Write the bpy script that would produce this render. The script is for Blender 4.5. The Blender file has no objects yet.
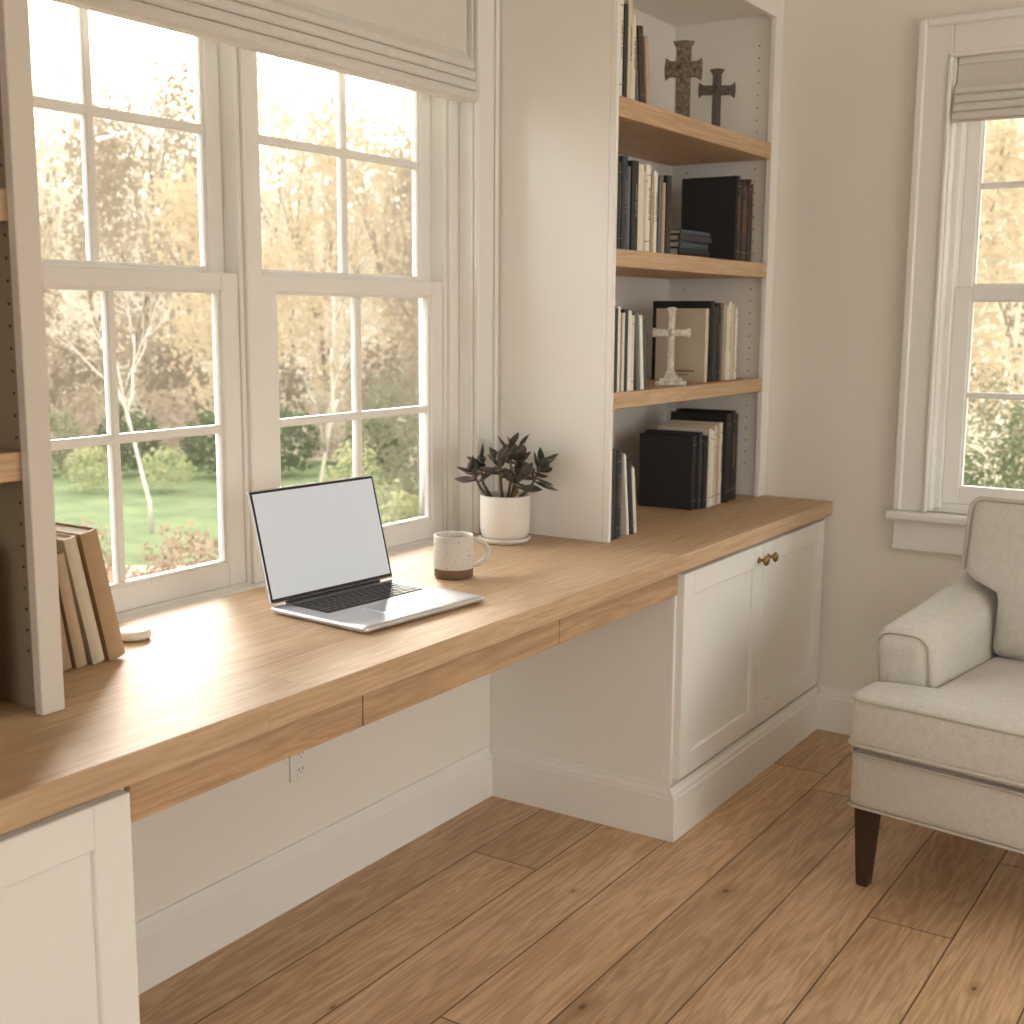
import bpy, bmesh, math, random
from mathutils import Vector, Matrix, Euler
random.seed(7)
R=random.Random(11)
COL=bpy.context.scene.collection
rad=math.radians

# ---------------------------------------------------------------- materials
def srgb(r,g,b):
    def c(x):
        x/=255.0
        return x/12.92 if x<=0.04045 else ((x+0.055)/1.055)**2.4
    return (c(r),c(g),c(b),1)
def nm(name):
    m=bpy.data.materials.new(name);m.use_nodes=True
    nt=m.node_tree;return m,nt,nt.nodes['Principled BSDF']
def N(nt,t,**kw):
    n=nt.nodes.new(t)
    for k,v in kw.items(): setattr(n,k,v)
    return n
def mth(nt,op,a,b=None,c=None):
    n=N(nt,'ShaderNodeMath',operation=op)
    for i,x in enumerate((a,b,c)):
        if x is None: continue
        if isinstance(x,(int,float)): n.inputs[i].default_value=x
        else: nt.links.new(x,n.inputs[i])
    return n.outputs[0]
def mixc(nt,f,a,b):
    n=N(nt,'ShaderNodeMix',data_type='RGBA')
    if isinstance(f,(int,float)): n.inputs[0].default_value=f
    else: nt.links.new(f,n.inputs[0])
    for i,x in ((6,a),(7,b)):
        if isinstance(x,tuple): n.inputs[i].default_value=x
        else: nt.links.new(x,n.inputs[i])
    return n.outputs[2]
def ramp(nt,f,p0,p1):
    n=N(nt,'ShaderNodeMapRange');n.inputs[1].default_value=p0;n.inputs[2].default_value=p1
    nt.links.new(f,n.inputs[0]);return n.outputs[0]
def noise(nt,vec,scale,detail=3,rough=.5,dist=0):
    n=N(nt,'ShaderNodeTexNoise');n.inputs['Scale'].default_value=scale;n.inputs['Detail'].default_value=detail
    n.inputs['Roughness'].default_value=rough;n.inputs['Distortion'].default_value=dist
    if vec is not None: nt.links.new(vec,n.inputs['Vector'])
    return n.outputs['Fac']
def bump(nt,bs,h,strength,dist=.002):
    b=N(nt,'ShaderNodeBump');b.inputs['Strength'].default_value=strength;b.inputs['Distance'].default_value=dist
    nt.links.new(h,b.inputs['Height']);nt.links.new(b.outputs[0],bs.inputs['Normal'])
def objc(nt):
    return N(nt,'ShaderNodeTexCoord').outputs['Object']
def vscale(nt,vec,s):
    n=N(nt,'ShaderNodeVectorMath',operation='MULTIPLY');nt.links.new(vec,n.inputs[0]);n.inputs[1].default_value=s
    return n.outputs[0]
def plain(name,c,rough=.5,var=.06,metal=0,nscale=8,bmp=0,bscale=200,spec=.5):
    m,nt,bs=nm(name);v=objc(nt)
    f=noise(nt,v,nscale,3)
    d=tuple(x*(1-var) for x in c[:3])+(1,);l=tuple(min(1,x*(1+var)) for x in c[:3])+(1,)
    nt.links.new(mixc(nt,f,d,l),bs.inputs['Base Color'])
    bs.inputs['Roughness'].default_value=rough;bs.inputs['Metallic'].default_value=metal
    bs.inputs['Specular IOR Level'].default_value=spec
    if bmp: bump(nt,bs,noise(nt,v,bscale,2),bmp,.001)
    return m
def wood(name,cd,cm,cl,plank=None,along='Y',rough=.42,gap=.0018,length=1.9,gapdark=.45,knots=0.0,var=.5,world=False,ringk=.34,bm=.25):
    """oak: grain runs along the given axis"""
    m,nt,bs=nm(name)
    co=N(nt,'ShaderNodeNewGeometry').outputs['Position'] if world else objc(nt)
    sep=N(nt,'ShaderNodeSeparateXYZ');nt.links.new(co,sep.inputs[0])
    A={'X':0,'Y':1,'Z':2}[along];
    al=sep.outputs[A];ac=sep.outputs[0 if A!=0 else 1];th=sep.outputs[2 if A!=2 else 1]
    rv=None;gapm=None
    if plank:
        row=mth(nt,'FLOOR',mth(nt,'DIVIDE',ac,plank))
        wn=N(nt,'ShaderNodeTexWhiteNoise',noise_dimensions='1D');nt.links.new(row,wn.inputs['W'])
        off=mth(nt,'MULTIPLY',wn.outputs['Value'],length*3.7)
        q=mth(nt,'DIVIDE',mth(nt,'ADD',al,off),length)
        idx=mth(nt,'FLOOR',q)
        cv=N(nt,'ShaderNodeCombineXYZ');nt.links.new(row,cv.inputs[0]);nt.links.new(idx,cv.inputs[1])
        w2=N(nt,'ShaderNodeTexWhiteNoise',noise_dimensions='3D');nt.links.new(cv.outputs[0],w2.inputs['Vector'])
        rv=w2.outputs['Value']
        f1=mth(nt,'FRACT',mth(nt,'DIVIDE',ac,plank));f2=mth(nt,'FRACT',q)
        e1=mth(nt,'MULTIPLY',mth(nt,'MINIMUM',f1,mth(nt,'SUBTRACT',1,f1)),plank)
        e2=mth(nt,'MULTIPLY',mth(nt,'MINIMUM',f2,mth(nt,'SUBTRACT',1,f2)),length)
        gapm=ramp(nt,mth(nt,'MINIMUM',e1,e2),gap*.4,gap*1.3)
        offv=mth(nt,'MULTIPLY',rv,37.0)
    cb=N(nt,'ShaderNodeCombineXYZ')
    nt.links.new(mth(nt,'MULTIPLY',al,1.0),cb.inputs[0])
    nt.links.new(mth(nt,'MULTIPLY',ac,9.0),cb.inputs[1])
    nt.links.new(mth(nt,'ADD',mth(nt,'MULTIPLY',th,9.0),offv) if plank else mth(nt,'MULTIPLY',th,9.0),cb.inputs[2])
    g=cb.outputs[0]
    n1=noise(nt,g,1.1,4,.55,.35)
    ringv=mth(nt,'SINE',mth(nt,'MULTIPLY',n1,70.0))
    ring=ramp(nt,ringv,-1,1)
    g2=vscale(nt,g,(4,14,14))
    fib=noise(nt,g2,1.3,4,.6,.1)
    blot=noise(nt,g,.7,2)
    c=mixc(nt,ramp(nt,blot,.3,.7),cm,cl)
    c=mixc(nt,mth(nt,'MULTIPLY',ring,ringk),c,cd)
    c=mixc(nt,mth(nt,'MULTIPLY',ramp(nt,fib,.42,.72),.45),c,cd)
    if plank:
        hv=N(nt,'ShaderNodeHueSaturation');nt.links.new(c,hv.inputs['Color'])
        nt.links.new(mth(nt,'ADD',mth(nt,'MULTIPLY',mth(nt,'SUBTRACT',rv,.5),var),1.0),hv.inputs['Value'])
        c=hv.outputs[0]
    if knots:
        cb2=N(nt,'ShaderNodeCombineXYZ')
        nt.links.new(mth(nt,'MULTIPLY',al,1.5),cb2.inputs[0]);nt.links.new(mth(nt,'MULTIPLY',ac,3.0),cb2.inputs[1])
        vo=N(nt,'ShaderNodeTexVoronoi',voronoi_dimensions='2D');vo.inputs['Scale'].default_value=1.0;nt.links.new(cb2.outputs[0],vo.inputs['Vector'])
        wn3=N(nt,'ShaderNodeSeparateColor');nt.links.new(vo.outputs['Color'],wn3.inputs[0])
        kd=mth(nt,'ADD',vo.outputs['Distance'],mth(nt,'MULTIPLY',mth(nt,'SUBTRACT',fib,.5),.04))
        sz=ramp(nt,wn3.outputs[0],.45,1.6)
        kk=ramp(nt,mth(nt,'DIVIDE',kd,mth(nt,'ADD',sz,.0001)),.062,.020)
        halo=ramp(nt,mth(nt,'DIVIDE',kd,mth(nt,'ADD',sz,.0001)),.26,.04)
        c=mixc(nt,mth(nt,'MULTIPLY',halo,.5),c,cd)
        c=mixc(nt,mth(nt,'MULTIPLY',kk,knots),c,tuple(x*.25 for x in cd[:3])+(1,))
    if plank:
        c=mixc(nt,mth(nt,'MULTIPLY',mth(nt,'SUBTRACT',1,gapm),gapdark),c,tuple(x*.18 for x in cd[:3])+(1,))
    nt.links.new(c,bs.inputs['Base Color'])
    nt.links.new(mth(nt,'ADD',mth(nt,'MULTIPLY',fib,.10),rough-.05),bs.inputs['Roughness'])
    bs.inputs['Specular IOR Level'].default_value=.36
    h=mth(nt,'MULTIPLY',fib,-.5)
    if plank: h=mth(nt,'ADD',h,mth(nt,'MULTIPLY',gapm,1.0))
    bump(nt,bs,h,bm,.0015)
    return m
def fabric(name,c1,c2,scale=420,b=.35):
    m,nt,bs=nm(name);v=objc(nt)
    a=noise(nt,vscale(nt,v,(1,1,.25)),scale,1);c=noise(nt,vscale(nt,v,(.25,.3,1)),scale,1)
    big=noise(nt,v,60,3)
    w=mth(nt,'ADD',mth(nt,'ADD',mth(nt,'MULTIPLY',a,.4),mth(nt,'MULTIPLY',c,.4)),mth(nt,'MULTIPLY',big,.2))
    nt.links.new(mixc(nt,ramp(nt,w,.34,.66),c1,c2),bs.inputs['Base Color'])
    bs.inputs['Roughness'].default_value=.95;bs.inputs['Specular IOR Level'].default_value=.15
    bs.inputs['Sheen Weight'].default_value=.15
    bump(nt,bs,w,b,.0012);return m
def leafmat(name,c1,c2,ns=1.2,tr=.45,haze_glow=0,hc=(.62,.52,.38,1)):
    m,nt,bs=nm(name);nt.nodes.remove(bs);out=nt.nodes['Material Output'];v=objc(nt)
    wn=N(nt,'ShaderNodeTexWhiteNoise');sn=N(nt,'ShaderNodeVectorMath',operation='SNAP');nt.links.new(v,sn.inputs[0]);sn.inputs[1].default_value=(.12,.12,.12)
    nt.links.new(sn.outputs[0],wn.inputs['Vector'])
    f=mth(nt,'ADD',mth(nt,'MULTIPLY',ramp(nt,noise(nt,v,ns,2),.35,.65),.6),mth(nt,'MULTIPLY',wn.outputs['Value'],.4))
    c=mixc(nt,f,c1,c2)
    d=N(nt,'ShaderNodeBsdfDiffuse');t=N(nt,'ShaderNodeBsdfTranslucent');mx=N(nt,'ShaderNodeMixShader')
    nt.links.new(c,d.inputs[0]);nt.links.new(c,t.inputs[0]);mx.inputs[0].default_value=tr
    nt.links.new(d.outputs[0],mx.inputs[1]);nt.links.new(t.outputs[0],mx.inputs[2])
    res=mx.outputs[0]
    if haze_glow:   # emission mixed into the leaves, lifting their shadows like sun-lit mist
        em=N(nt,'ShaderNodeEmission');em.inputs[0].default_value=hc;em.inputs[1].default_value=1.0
        m2=N(nt,'ShaderNodeMixShader');m2.inputs[0].default_value=haze_glow
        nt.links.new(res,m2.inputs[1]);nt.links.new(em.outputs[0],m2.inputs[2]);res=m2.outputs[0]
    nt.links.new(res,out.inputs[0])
    return m

M_wall=plain('wall_paint',srgb(239,233,221),.75,.012,bmp=.05,bscale=120)
M_cab=plain('cabinet_paint',srgb(239,235,227),.42,.012)
M_trim=plain('trim_paint',srgb(240,237,230),.38,.010)
M_ceil=plain('ceiling_paint',srgb(242,240,234),.85,.01)
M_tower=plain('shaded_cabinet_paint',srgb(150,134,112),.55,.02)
M_stile=plain('shaded_stile_paint',srgb(214,206,193),.5,.02)  # near bookcase stile: cabinet paint darkened to stand in for its shade
M_hole=plain('peg_hole_dark',srgb(82,70,56),.9)
OD,OM,OL=srgb(154,120,86),srgb(200,167,129),srgb(213,183,147)
M_desk=wood('desk_oak',OD,OM,OL,plank=.15,length=1.35,gap=.0006,gapdark=.3,var=.09,rough=.54,world=True,ringk=.22,bm=.05)
OD2,OM2,OL2=srgb(138,104,71),srgb(184,149,111),srgb(199,166,129)  # desk oak darkened, putting the drawer fronts' shade into the colour
M_drawer=wood('shaded_drawer_oak',OD2,OM2,OL2,rough=.55,world=True,ringk=.26,bm=.12)
M_shelf=wood('shelf_oak',OD,OM,OL,rough=.55,world=True,ringk=.24,bm=.12)
M_floor=wood('floor_oak',srgb(140,104,70),srgb(204,165,124),srgb(220,185,145),plank=.19,length=1.7,gap=.0023,gapdark=.9,knots=.8,var=.26,rough=.42,world=True,ringk=.36,bm=.14)
M_linen=fabric('chair_linen',srgb(186,179,167),srgb(216,210,199),900,.25)
M_linen2=plain('chair_piping',srgb(192,185,172),.9)
M_leg=wood('dark_walnut',srgb(38,27,20),srgb(62,46,35),srgb(76,58,44),along='Z',rough=.4)
M_shade=fabric('shade_linen',srgb(212,207,196),srgb(229,225,216),900,.15)
M_brass=plain('aged_brass',srgb(150,126,88),.36,.1,metal=1)
M_alu=plain('silver_aluminium',srgb(205,205,207),.32,.01,metal=.8)
M_key=plain('black_keys',srgb(26,26,28),.45)
M_well=plain('dark_keyboard_well',srgb(14,14,16),.5)
M_bezel=plain('black_bezel',srgb(12,12,14),.25)
m,nt,bs=nm('blank_display');bs.inputs['Base Color'].default_value=srgb(164,166,168);bs.inputs['Roughness'].default_value=.4
bs.inputs['Emission Color'].default_value=srgb(216,220,224);bs.inputs['Emission Strength'].default_value=.30;M_disp=m
M_pad=plain('trackpad_glass',srgb(182,183,186),.25,.01,metal=.6)
def speck(name,c,c2,s=260,th=(.66,.7)):
    m,nt,bs=nm(name);v=objc(nt);n=noise(nt,v,s,1)
    nt.links.new(mixc(nt,ramp(nt,n,*th),c,c2),bs.inputs['Base Color']);bs.inputs['Roughness'].default_value=.45
    return m
M_mug=speck('speckled_glaze',srgb(210,203,191),srgb(150,134,114),260,(.66,.72))
M_clay=plain('brown_clay',srgb(118,92,68),.7,.1)
M_pot=speck('speckled_pot',srgb(232,226,215),srgb(186,173,155),300,(.68,.72))
M_soil=plain('soil',srgb(58,44,34),.95,.3,nscale=120,bmp=1,bscale=150)
m,nt,bs=nm('succulent_leaf');v=objc(nt)
nt.links.new(mixc(nt,ramp(nt,noise(nt,v,22,3),.38,.66),srgb(54,62,48),srgb(86,68,66)),bs.inputs['Base Color']);bs.inputs['Roughness'].default_value=.22;M_suc=m
M_stem=plain('brown_stem',srgb(104,84,60),.8)
M_white=plain('white_plastic',srgb(235,232,225),.35,.01)
M_dark=plain('slot_dark',srgb(40,38,36),.6)
M_stonew=plain('white_stone',srgb(232,226,216),.5,.03)
m,nt,bs=nm('clear_glass');nt.nodes.remove(bs);out=nt.nodes['Material Output']
tr=N(nt,'ShaderNodeBsdfTransparent');gl=N(nt,'ShaderNodeBsdfGlossy');gl.inputs['Roughness'].default_value=.02
fr=N(nt,'ShaderNodeFresnel');fr.inputs[0].default_value=1.25;mx=N(nt,'ShaderNodeMixShader')
nt.links.new(fr.outputs[0],mx.inputs[0]);nt.links.new(tr.outputs[0],mx.inputs[1]);nt.links.new(gl.outputs[0],mx.inputs[2]);nt.links.new(mx.outputs[0],out.inputs[0]);M_glass=m
M_page=plain('book_pages',srgb(230,221,203),.9,.08,nscale=300)
_bm={}
def bookmat(c):
    if c not in _bm: _bm[c]=plain('book_cloth_%d_%d_%d'%c,srgb(*c),.6,.08,nscale=40,bmp=.15,bscale=500)
    return _bm[c]

# ---------------------------------------------------------------- mesh builder
class MB:
    def __init__(s): s.v=[];s.f=[];s.m=[];s.s=[]
    def bm(s,bm,mat=0,smooth=False,M=None):
        o=len(s.v);bm.verts.index_update()
        for v in bm.verts: s.v.append((M@v.co) if M else v.co.copy())
        for f in bm.faces:
            s.f.append([o+v.index for v in f.verts]);s.m.append(mat);s.s.append(smooth)
        bm.free()
    def box(s,lo,hi,mat=0,bev=0,seg=2,M=None):
        b=bmesh.new();bmesh.ops.create_cube(b,size=1)
        for v in b.verts:
            v.co=Vector([(lo[i]+hi[i])/2+v.co[i]*(hi[i]-lo[i]) for i in range(3)])
        if bev: bmesh.ops.bevel(b,geom=b.edges[:],offset=bev,segments=seg,affect='EDGES',profile=.5)
        s.bm(b,mat,False,M);return s
    def lathe(s,prof,seg=48,mat=0,smooth=True,M=None,cap=True):
        b=bmesh.new();rings=[]
        for r,z in prof:
            rings.append([b.verts.new((r*math.cos(2*math.pi*i/seg),r*math.sin(2*math.pi*i/seg),z)) for i in range(seg)])
        for a,c in zip(rings[:-1],rings[1:]):
            for i in range(seg): b.faces.new((a[i],a[(i+1)%seg],c[(i+1)%seg],c[i]))
        if cap:
            b.faces.new(rings[0][::-1]);b.faces.new(rings[-1])
        bmesh.ops.recalc_face_normals(b,faces=b.faces[:])
        s.bm(b,mat,smooth,M);return s
    def tube(s,pts,r,seg=8,mat=0,closed=False,M=None):
        pts=[Vector(p) for p in pts];n=len(pts);rr=r if isinstance(r,(list,tuple)) else [r]*n
        b=bmesh.new();rings=[];prev=None
        for i,p in enumerate(pts):
            t=(pts[(i+1)%n]-pts[i-1]) if closed else (pts[min(i+1,n-1)]-pts[max(i-1,0)])
            t.normalize()
            if prev is None:
                u=t.orthogonal().normalized()
            else:
                u=(prev-t*prev.dot(t));u=u.normalized() if u.length>1e-6 else t.orthogonal().normalized()
            prev=u;w=t.cross(u)
            rings.append([b.verts.new(p+(u*math.cos(2*math.pi*k/seg)+w*math.sin(2*math.pi*k/seg))*rr[i]) for k in range(seg)])
        prs=list(zip(rings[:-1],rings[1:]))
        if closed: prs.append((rings[-1],rings[0]))
        for a,c in prs:
            for k in range(seg): b.faces.new((a[k],a[(k+1)%seg],c[(k+1)%seg],c[k]))
        if not closed:
            b.faces.new(rings[0][::-1]);b.faces.new(rings[-1])
        s.bm(b,mat,True,M);return s
    def extr(s,poly,axis,a,b_,mat=0,smooth=False,M=None):
        """poly = 2D points in the plane perpendicular to axis"""
        b=bmesh.new()
        def P(p,h):
            return {'X':(h,p[0],p[1]),'Y':(p[0],h,p[1]),'Z':(p[0],p[1],h)}[axis]
        A=[b.verts.new(P(p,a)) for p in poly];B=[b.verts.new(P(p,b_)) for p in poly];n=len(poly)
        for i in range(n): b.faces.new((A[i],A[(i+1)%n],B[(i+1)%n],B[i]))
        b.faces.new(A[::-1]);b.faces.new(B)
        bmesh.ops.recalc_face_normals(b,faces=b.faces[:])
        s.bm(b,mat,smooth,M);return s
    def rbox(s,lo,hi,r,puff=(0,0,0),n=14,mat=0,M=None,fn=None):
        """soft rounded box, optional puffing of each pair of faces"""
        b=bmesh.new();bmesh.ops.create_cube(b,size=2)
        bmesh.ops.subdivide_edges(b,edges=b.edges[:],cuts=n,use_grid_fill=True)
        h=[(hi[i]-lo[i])/2 for i in range(3)];c=[(hi[i]+lo[i])/2 for i in range(3)]
        for v in b.verts:
            p=[math.sin(max(-1,min(1,x))*math.pi/2) for x in v.co];p=[p[i]*h[i] for i in range(3)]
            q=[max(-(h[i]-r),min(h[i]-r,p[i])) for i in range(3)]
            d=Vector([p[i]-q[i] for i in range(3)])
            if d.length>1e-9: d=d.normalized()*r
            t=[q[i]+d[i] for i in range(3)];o=list(t)
            for i in range(3):
                j,k=[x for x in range(3) if x!=i]
                w=(1-(t[j]/h[j])**2)*(1-(t[k]/h[k])**2)
                o[i]+=puff[i]*w*(t[i]/h[i])
            if fn: o=fn(o,h)
            v.co=Vector([o[i]+c[i] for i in range(3)])
        s.bm(b,mat,True,M);return s
    def obj(s,name,mats,parent=None,loc=(0,0,0),rot=(0,0,0),org=None,**kw):
        me=bpy.data.meshes.new(name)
        vs=[Vector(v) for v in s.v]
        if org is not None:
            og=Vector(org);vs=[v-og for v in vs]
            if parent is None: loc=org
        me.from_pydata([tuple(v) for v in vs],[],s.f)
        for m in (mats if isinstance(mats,(list,tuple)) else [mats]): me.materials.append(m)
        me.polygons.foreach_set('material_index',s.m);me.polygons.foreach_set('use_smooth',s.s)
        me.update()
        o=bpy.data.objects.new(name,me);COL.objects.link(o);o.location=loc;o.rotation_euler=rot
        if parent: o.parent=parent
        for k,v in kw.items(): o[k]=v
        return o
def empty(name,label,cat,loc,rot=(0,0,0),parent=None):
    e=bpy.data.objects.new(name,None);e.empty_display_size=.05;COL.objects.link(e);e.location=loc;e.rotation_euler=rot
    e['label']=label;e['category']=cat
    if parent: e.parent=parent
    return e
S={'kind':'structure'}

# ---------------------------------------------------------------- key dimensions (metres)
YK=2.821; YF=3.914; XB=.59; ZT=.770; ZU=.725; XV=.371; YL=1.078; YT=1.135
CEIL=2.72
# ---------------------------------------------------------------- room shell
MB().box((-.0,-2.6,-.1),(4.4,YF,0)).obj('floor',M_floor,**S)
MB().box((-.15,-2.75,CEIL),(4.55,YF+.15,CEIL+.1)).obj('ceiling',M_ceil,**S)
w=MB()
W0,W1,WZ0,WZ1=1.215,2.735,.745,2.36
w.box((-.15,-2.75,-.6),(0,W0,CEIL))
w.box((-.15,W1,-.6),(0,YF+.15,CEIL))
w.box((-.15,W0,-.6),(0,W1,WZ0));w.box((-.15,W0,WZ1),(0,W1,CEIL))
w.obj('wall_window',M_wall,**S)
F0,F1,FZ0,FZ1=.90,1.575,.765,2.125
w=MB()
w.box((0,YF,-.6),(F0,YF+.15,CEIL));w.box((F1,YF,-.6),(4.55,YF+.15,CEIL))
w.box((F0,YF,-.6),(F1,YF+.15,FZ0));w.box((F0,YF,FZ1),(F1,YF+.15,CEIL))
w.obj('wall_far',M_wall,**S)
w=MB()   # unseen wall behind the viewer, unglazed opening added to let in fill light
w.box((0,-2.75,-.1),(1.7,-2.6,CEIL));w.box((3.6,-2.75,-.1),(4.55,-2.6,CEIL));w.box((1.7,-2.75,2.25),(3.6,-2.6,CEIL));w.box((1.7,-2.75,-.1),(3.6,-2.6,.6))
w.obj('wall_near',M_wall,**S)
w=MB()   # unseen wall opposite the desk, unglazed opening added and sized for side light
O0,O1,OZ0,OZ1=1.1,3.2,.6,2.25
w.box((4.4,-2.6,-.1),(4.55,O0,CEIL));w.box((4.4,O1,-.1),(4.55,YF,CEIL));w.box((4.4,O0,OZ1),(4.55,O1,CEIL));w.box((4.4,O0,-.1),(4.55,O1,OZ0))
w.obj('wall_opposite',M_wall,**S)
def prof(t=.018,h=.145):
    return [(0,0),(t,0),(t,h-.032),(t-.003,h-.028),(t-.004,h-.018),(t-.010,h-.010),(t-.012,h),(0,h)]
MB().extr([(x,z) for x,z in prof()],'Y',YL,YK-.018).obj('baseboard_window_wall',M_trim,**S)
MB().extr([(YF-x,z) for x,z in prof()],'X',XB,4.4).obj('baseboard_far_wall',M_trim,**S)

def window(w,P,a0,a1,z0,z1,zm,cols=2,rows=2,us=.043,ls=.050):
    def bx(al,ah,dl,dh,zl,zh,mat=0,bev=.003):
        p=P(al,dl,zl);q=P(ah,dh,zh)
        lo=[min(p[i],q[i]) for i in range(3)];hi=[max(p[i],q[i]) for i in range(3)]
        w.box(lo,hi,mat,bev,1)
    def sash(al,ah,d0,d1,zl,zh,st,bot,top):
        bx(al,al+st,d0,d1,zl,zh);bx(ah-st,ah,d0,d1,zl,zh)
        bx(al+st,ah-st,d0,d1,zl,zl+bot);bx(al+st,ah-st,d0,d1,zh-top,zh)
        gl,gh,gz0,gz1=al+st,ah-st,zl+bot,zh-top
        for (x0,x1,y0,y1) in ((gl,gl+.006,gz0,gz1),(gh-.006,gh,gz0,gz1),(gl+.006,gh-.006,gz0,gz0+.006),(gl+.006,gh-.006,gz1-.006,gz1)):
            bx(x0,x1,d0+.008,d1-.008,y0,y1,0,0)
        mw=.0095
        for c in range(1,cols):
            x=gl+(gh-gl)*c/cols;bx(x-mw,x+mw,d0+.006,d1-.006,gz0+.006,gz1-.006,0,.003)
        for r in range(1,rows):
            z=gz0+(gz1-gz0)*r/rows;bx(gl+.006,gh-.006,d0+.0065,d1-.0065,z-mw,z+mw,0,.003)
        dm=(d0+d1)/2
        bx(gl+.002,gh-.002,dm-.0015,dm+.0015,gz0+.002,gz1-.002,1,0)
    sash(a0,a1,.100,.132,zm-.005,z1,us,.040,.045)
    sash(a0,a1,.062,.095,z0,zm+.028,ls,.052,.038)
Pw=lambda a,d,z:(-d,a,z)
Pf=lambda a,d,z:(a,YF+d,z)
def wframe(w,P,a0,a1,z0,z1):
    def bx(al,ah,dl,dh,zl,zh,bev=.003):
        p=P(al,dl,zl);q=P(ah,dh,zh)
        w.box([min(p[i],q[i]) for i in range(3)],[max(p[i],q[i]) for i in range(3)],0,bev,1)
    return bx
LU=(1.275,1.941);RU=(2.010,2.680)
ZS=.768
for i,(a,b) in enumerate((LU,RU)):
    w=MB();window(w,Pw,a,b,ZS,2.075,1.418)
    bx=wframe(w,Pw,0,0,0,0)
    bx(a-.012,a,.056,.145,ZS-.005,2.10);bx(b,b+.012,.056,.145,ZS-.005,2.10)
    bx(a-.012,b+.012,.056,.145,2.075,2.10);bx(a-.012,b+.012,.058,.149,ZS-.02,ZS)
    w.obj('window_%d'%(i+1),[M_trim,M_glass],**S)
w=MB();bx=wframe(w,Pw,0,0,0,0)
bx(LU[1]+.012,RU[0]-.012,.046,.149,ZS-.005,2.10)
bx(W0,LU[0]-.012,.045,.149,ZS-.005,WZ1);bx(RU[1]+.012,W1,.045,.149,ZS-.005,WZ1)
bx(W0,W0+.008,.0,.045,ZS,WZ1);bx(W1-.008,W1,.0,.045,ZS,WZ1)
bx(W0,W1,.03,.149,2.10,WZ1)
bx(W0,W1,-.022,.149,WZ0+.001,ZS-.004)
ZC=WZ1+.10
bx(W1-.006,YK-.002,-.018,0,ZT+.001,ZC,.004);bx(YT+.002,W0+.006,-.018,0,ZT+.001,ZC,.004)
bx(W1+.064,YK-.003,-.026,-.018,ZT+.001,ZC,.004)
bx(W0+.006,W1-.006,-.018,0,WZ1,ZC,.004);bx(W0+.006,W1-.006,-.030,-.018,ZC-.025,ZC,.004)
w.obj('trim_1',M_trim,**S)
w=MB();A0,A1=F0+.03,F1-.03
window(w,Pf,A0,A1,.785,2.10,1.425)
bx=wframe(w,Pf,0,0,0,0)
bx(F0,A0,.045,.149,.77,2.125);bx(A1,F1,.045,.149,.77,2.125);bx(F0,F1,.045,.149,2.10,2.125);bx(F0,F1,.055,.149,.766,.785)
w.obj('window_3',[M_trim,M_glass],**S)
w=MB();bx=wframe(w,Pf,0,0,0,0)
for a,b,c,d in ((F0-.098,F0+.004,F0-.098,F0-.072),(F1-.004,F1+.098,F1+.072,F1+.098)):
    bx(a,b,-.020,0,.762,2.235,.004);bx(c,d,-.030,-.020,.762,2.235,.005)
for a,b in ((F0-.006,F0+.006),(F1-.006,F1+.006)): bx(a,b,-.027,-.020,.762,2.125,.003)
bx(F0+.004,F1-.004,-.020,0,2.123,2.235,.004);bx(F0-.072,F1+.072,-.030,-.020,2.209,2.235,.005)
bx(F0-.006,F1+.006,-.027,-.020,2.117,2.131,.003)
bx(F0,F0+.012,-.0,.045,.766,2.125);bx(F1-.012,F1,-.0,.045,.766,2.125)
bx(F0-.115,F1+.115,-.055,.0,.735,.762,.007);bx(F0,F1,0,.055,.735+.03,.7655)
bx(F0-.095,F1+.095,-.020,0,.640,.735,.004);bx(F0-.095,F1+.095,-.027,-.020,.640,.655,.003)
w.obj('trim_2',M_trim,**S)

# ---------------------------------------------------------------- roman shades
def shade(name,label,P,a0,a1,ztop,zbot,nf=4,dfront=-.035,sp=.026):
    w=MB();pr=[];z=zbot+.105
    pr.append((dfront+.018,ztop));
    if ztop-z>.15:
        zm_=z+.16
        pr+= [(dfront+.016,zm_+.006),(dfront+.008,zm_),(dfront+.007,zm_-.006),(dfront+.013,zm_-.010)]
    pr.append((dfront+.012,z+.02))
    for k in range(nf):
        zz=z-k*sp;o=-.0035*k
        for j in range(7):
            a=math.pi*j/6
            pr.append((dfront+o+.001-.011*math.sin(a)**.8-.0035*j/6,zz+.001-sp*.98*(1-math.cos(a))/2))
    pr.append((dfront-.018,zbot+.004));pr.append((dfront-.012,zbot));
    back=[(.02,zbot+.006),(.02,ztop)]
    poly=pr+back
    b=bmesh.new()
    A=[b.verts.new(P(a0,d,z_)) for d,z_ in poly];B=[b.verts.new(P(a1,d,z_)) for d,z_ in poly];n=len(poly)
    for i in range(n): b.faces.new((A[i],A[(i+1)%n],B[(i+1)%n],B[i]))
    b.faces.new(A[::-1]);b.faces.new(B);bmesh.ops.recalc_face_normals(b,faces=b.faces[:])
    w.bm(b,0,False)
    e=empty(name,label,'roman shade',P((a0+a1)/2,0,zbot))
    c=w.obj('shade_fabric',M_shade,parent=e,org=P((a0+a1)/2,0,zbot))
    w2=MB();p=P(a0+.002,.0,ztop);q=P(a1-.002,.018,ztop+.02)
    w2.box([min(p[i],q[i]) for i in range(3)],[max(p[i],q[i]) for i in range(3)],0,.002)
    w2.obj('headrail',M_white,parent=e,org=P((a0+a1)/2,0,zbot))
    return e
shade('roman_shade','cream linen roman shade folded above the double desk window',Pw,W0+.018,2.690,2.325,1.894,4,-.020)
shade('roman_shade','small cream linen roman shade on the window behind the armchair',Pf,F0+.016,F1-.016,2.10,1.93,4,-.008,.025)

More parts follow.
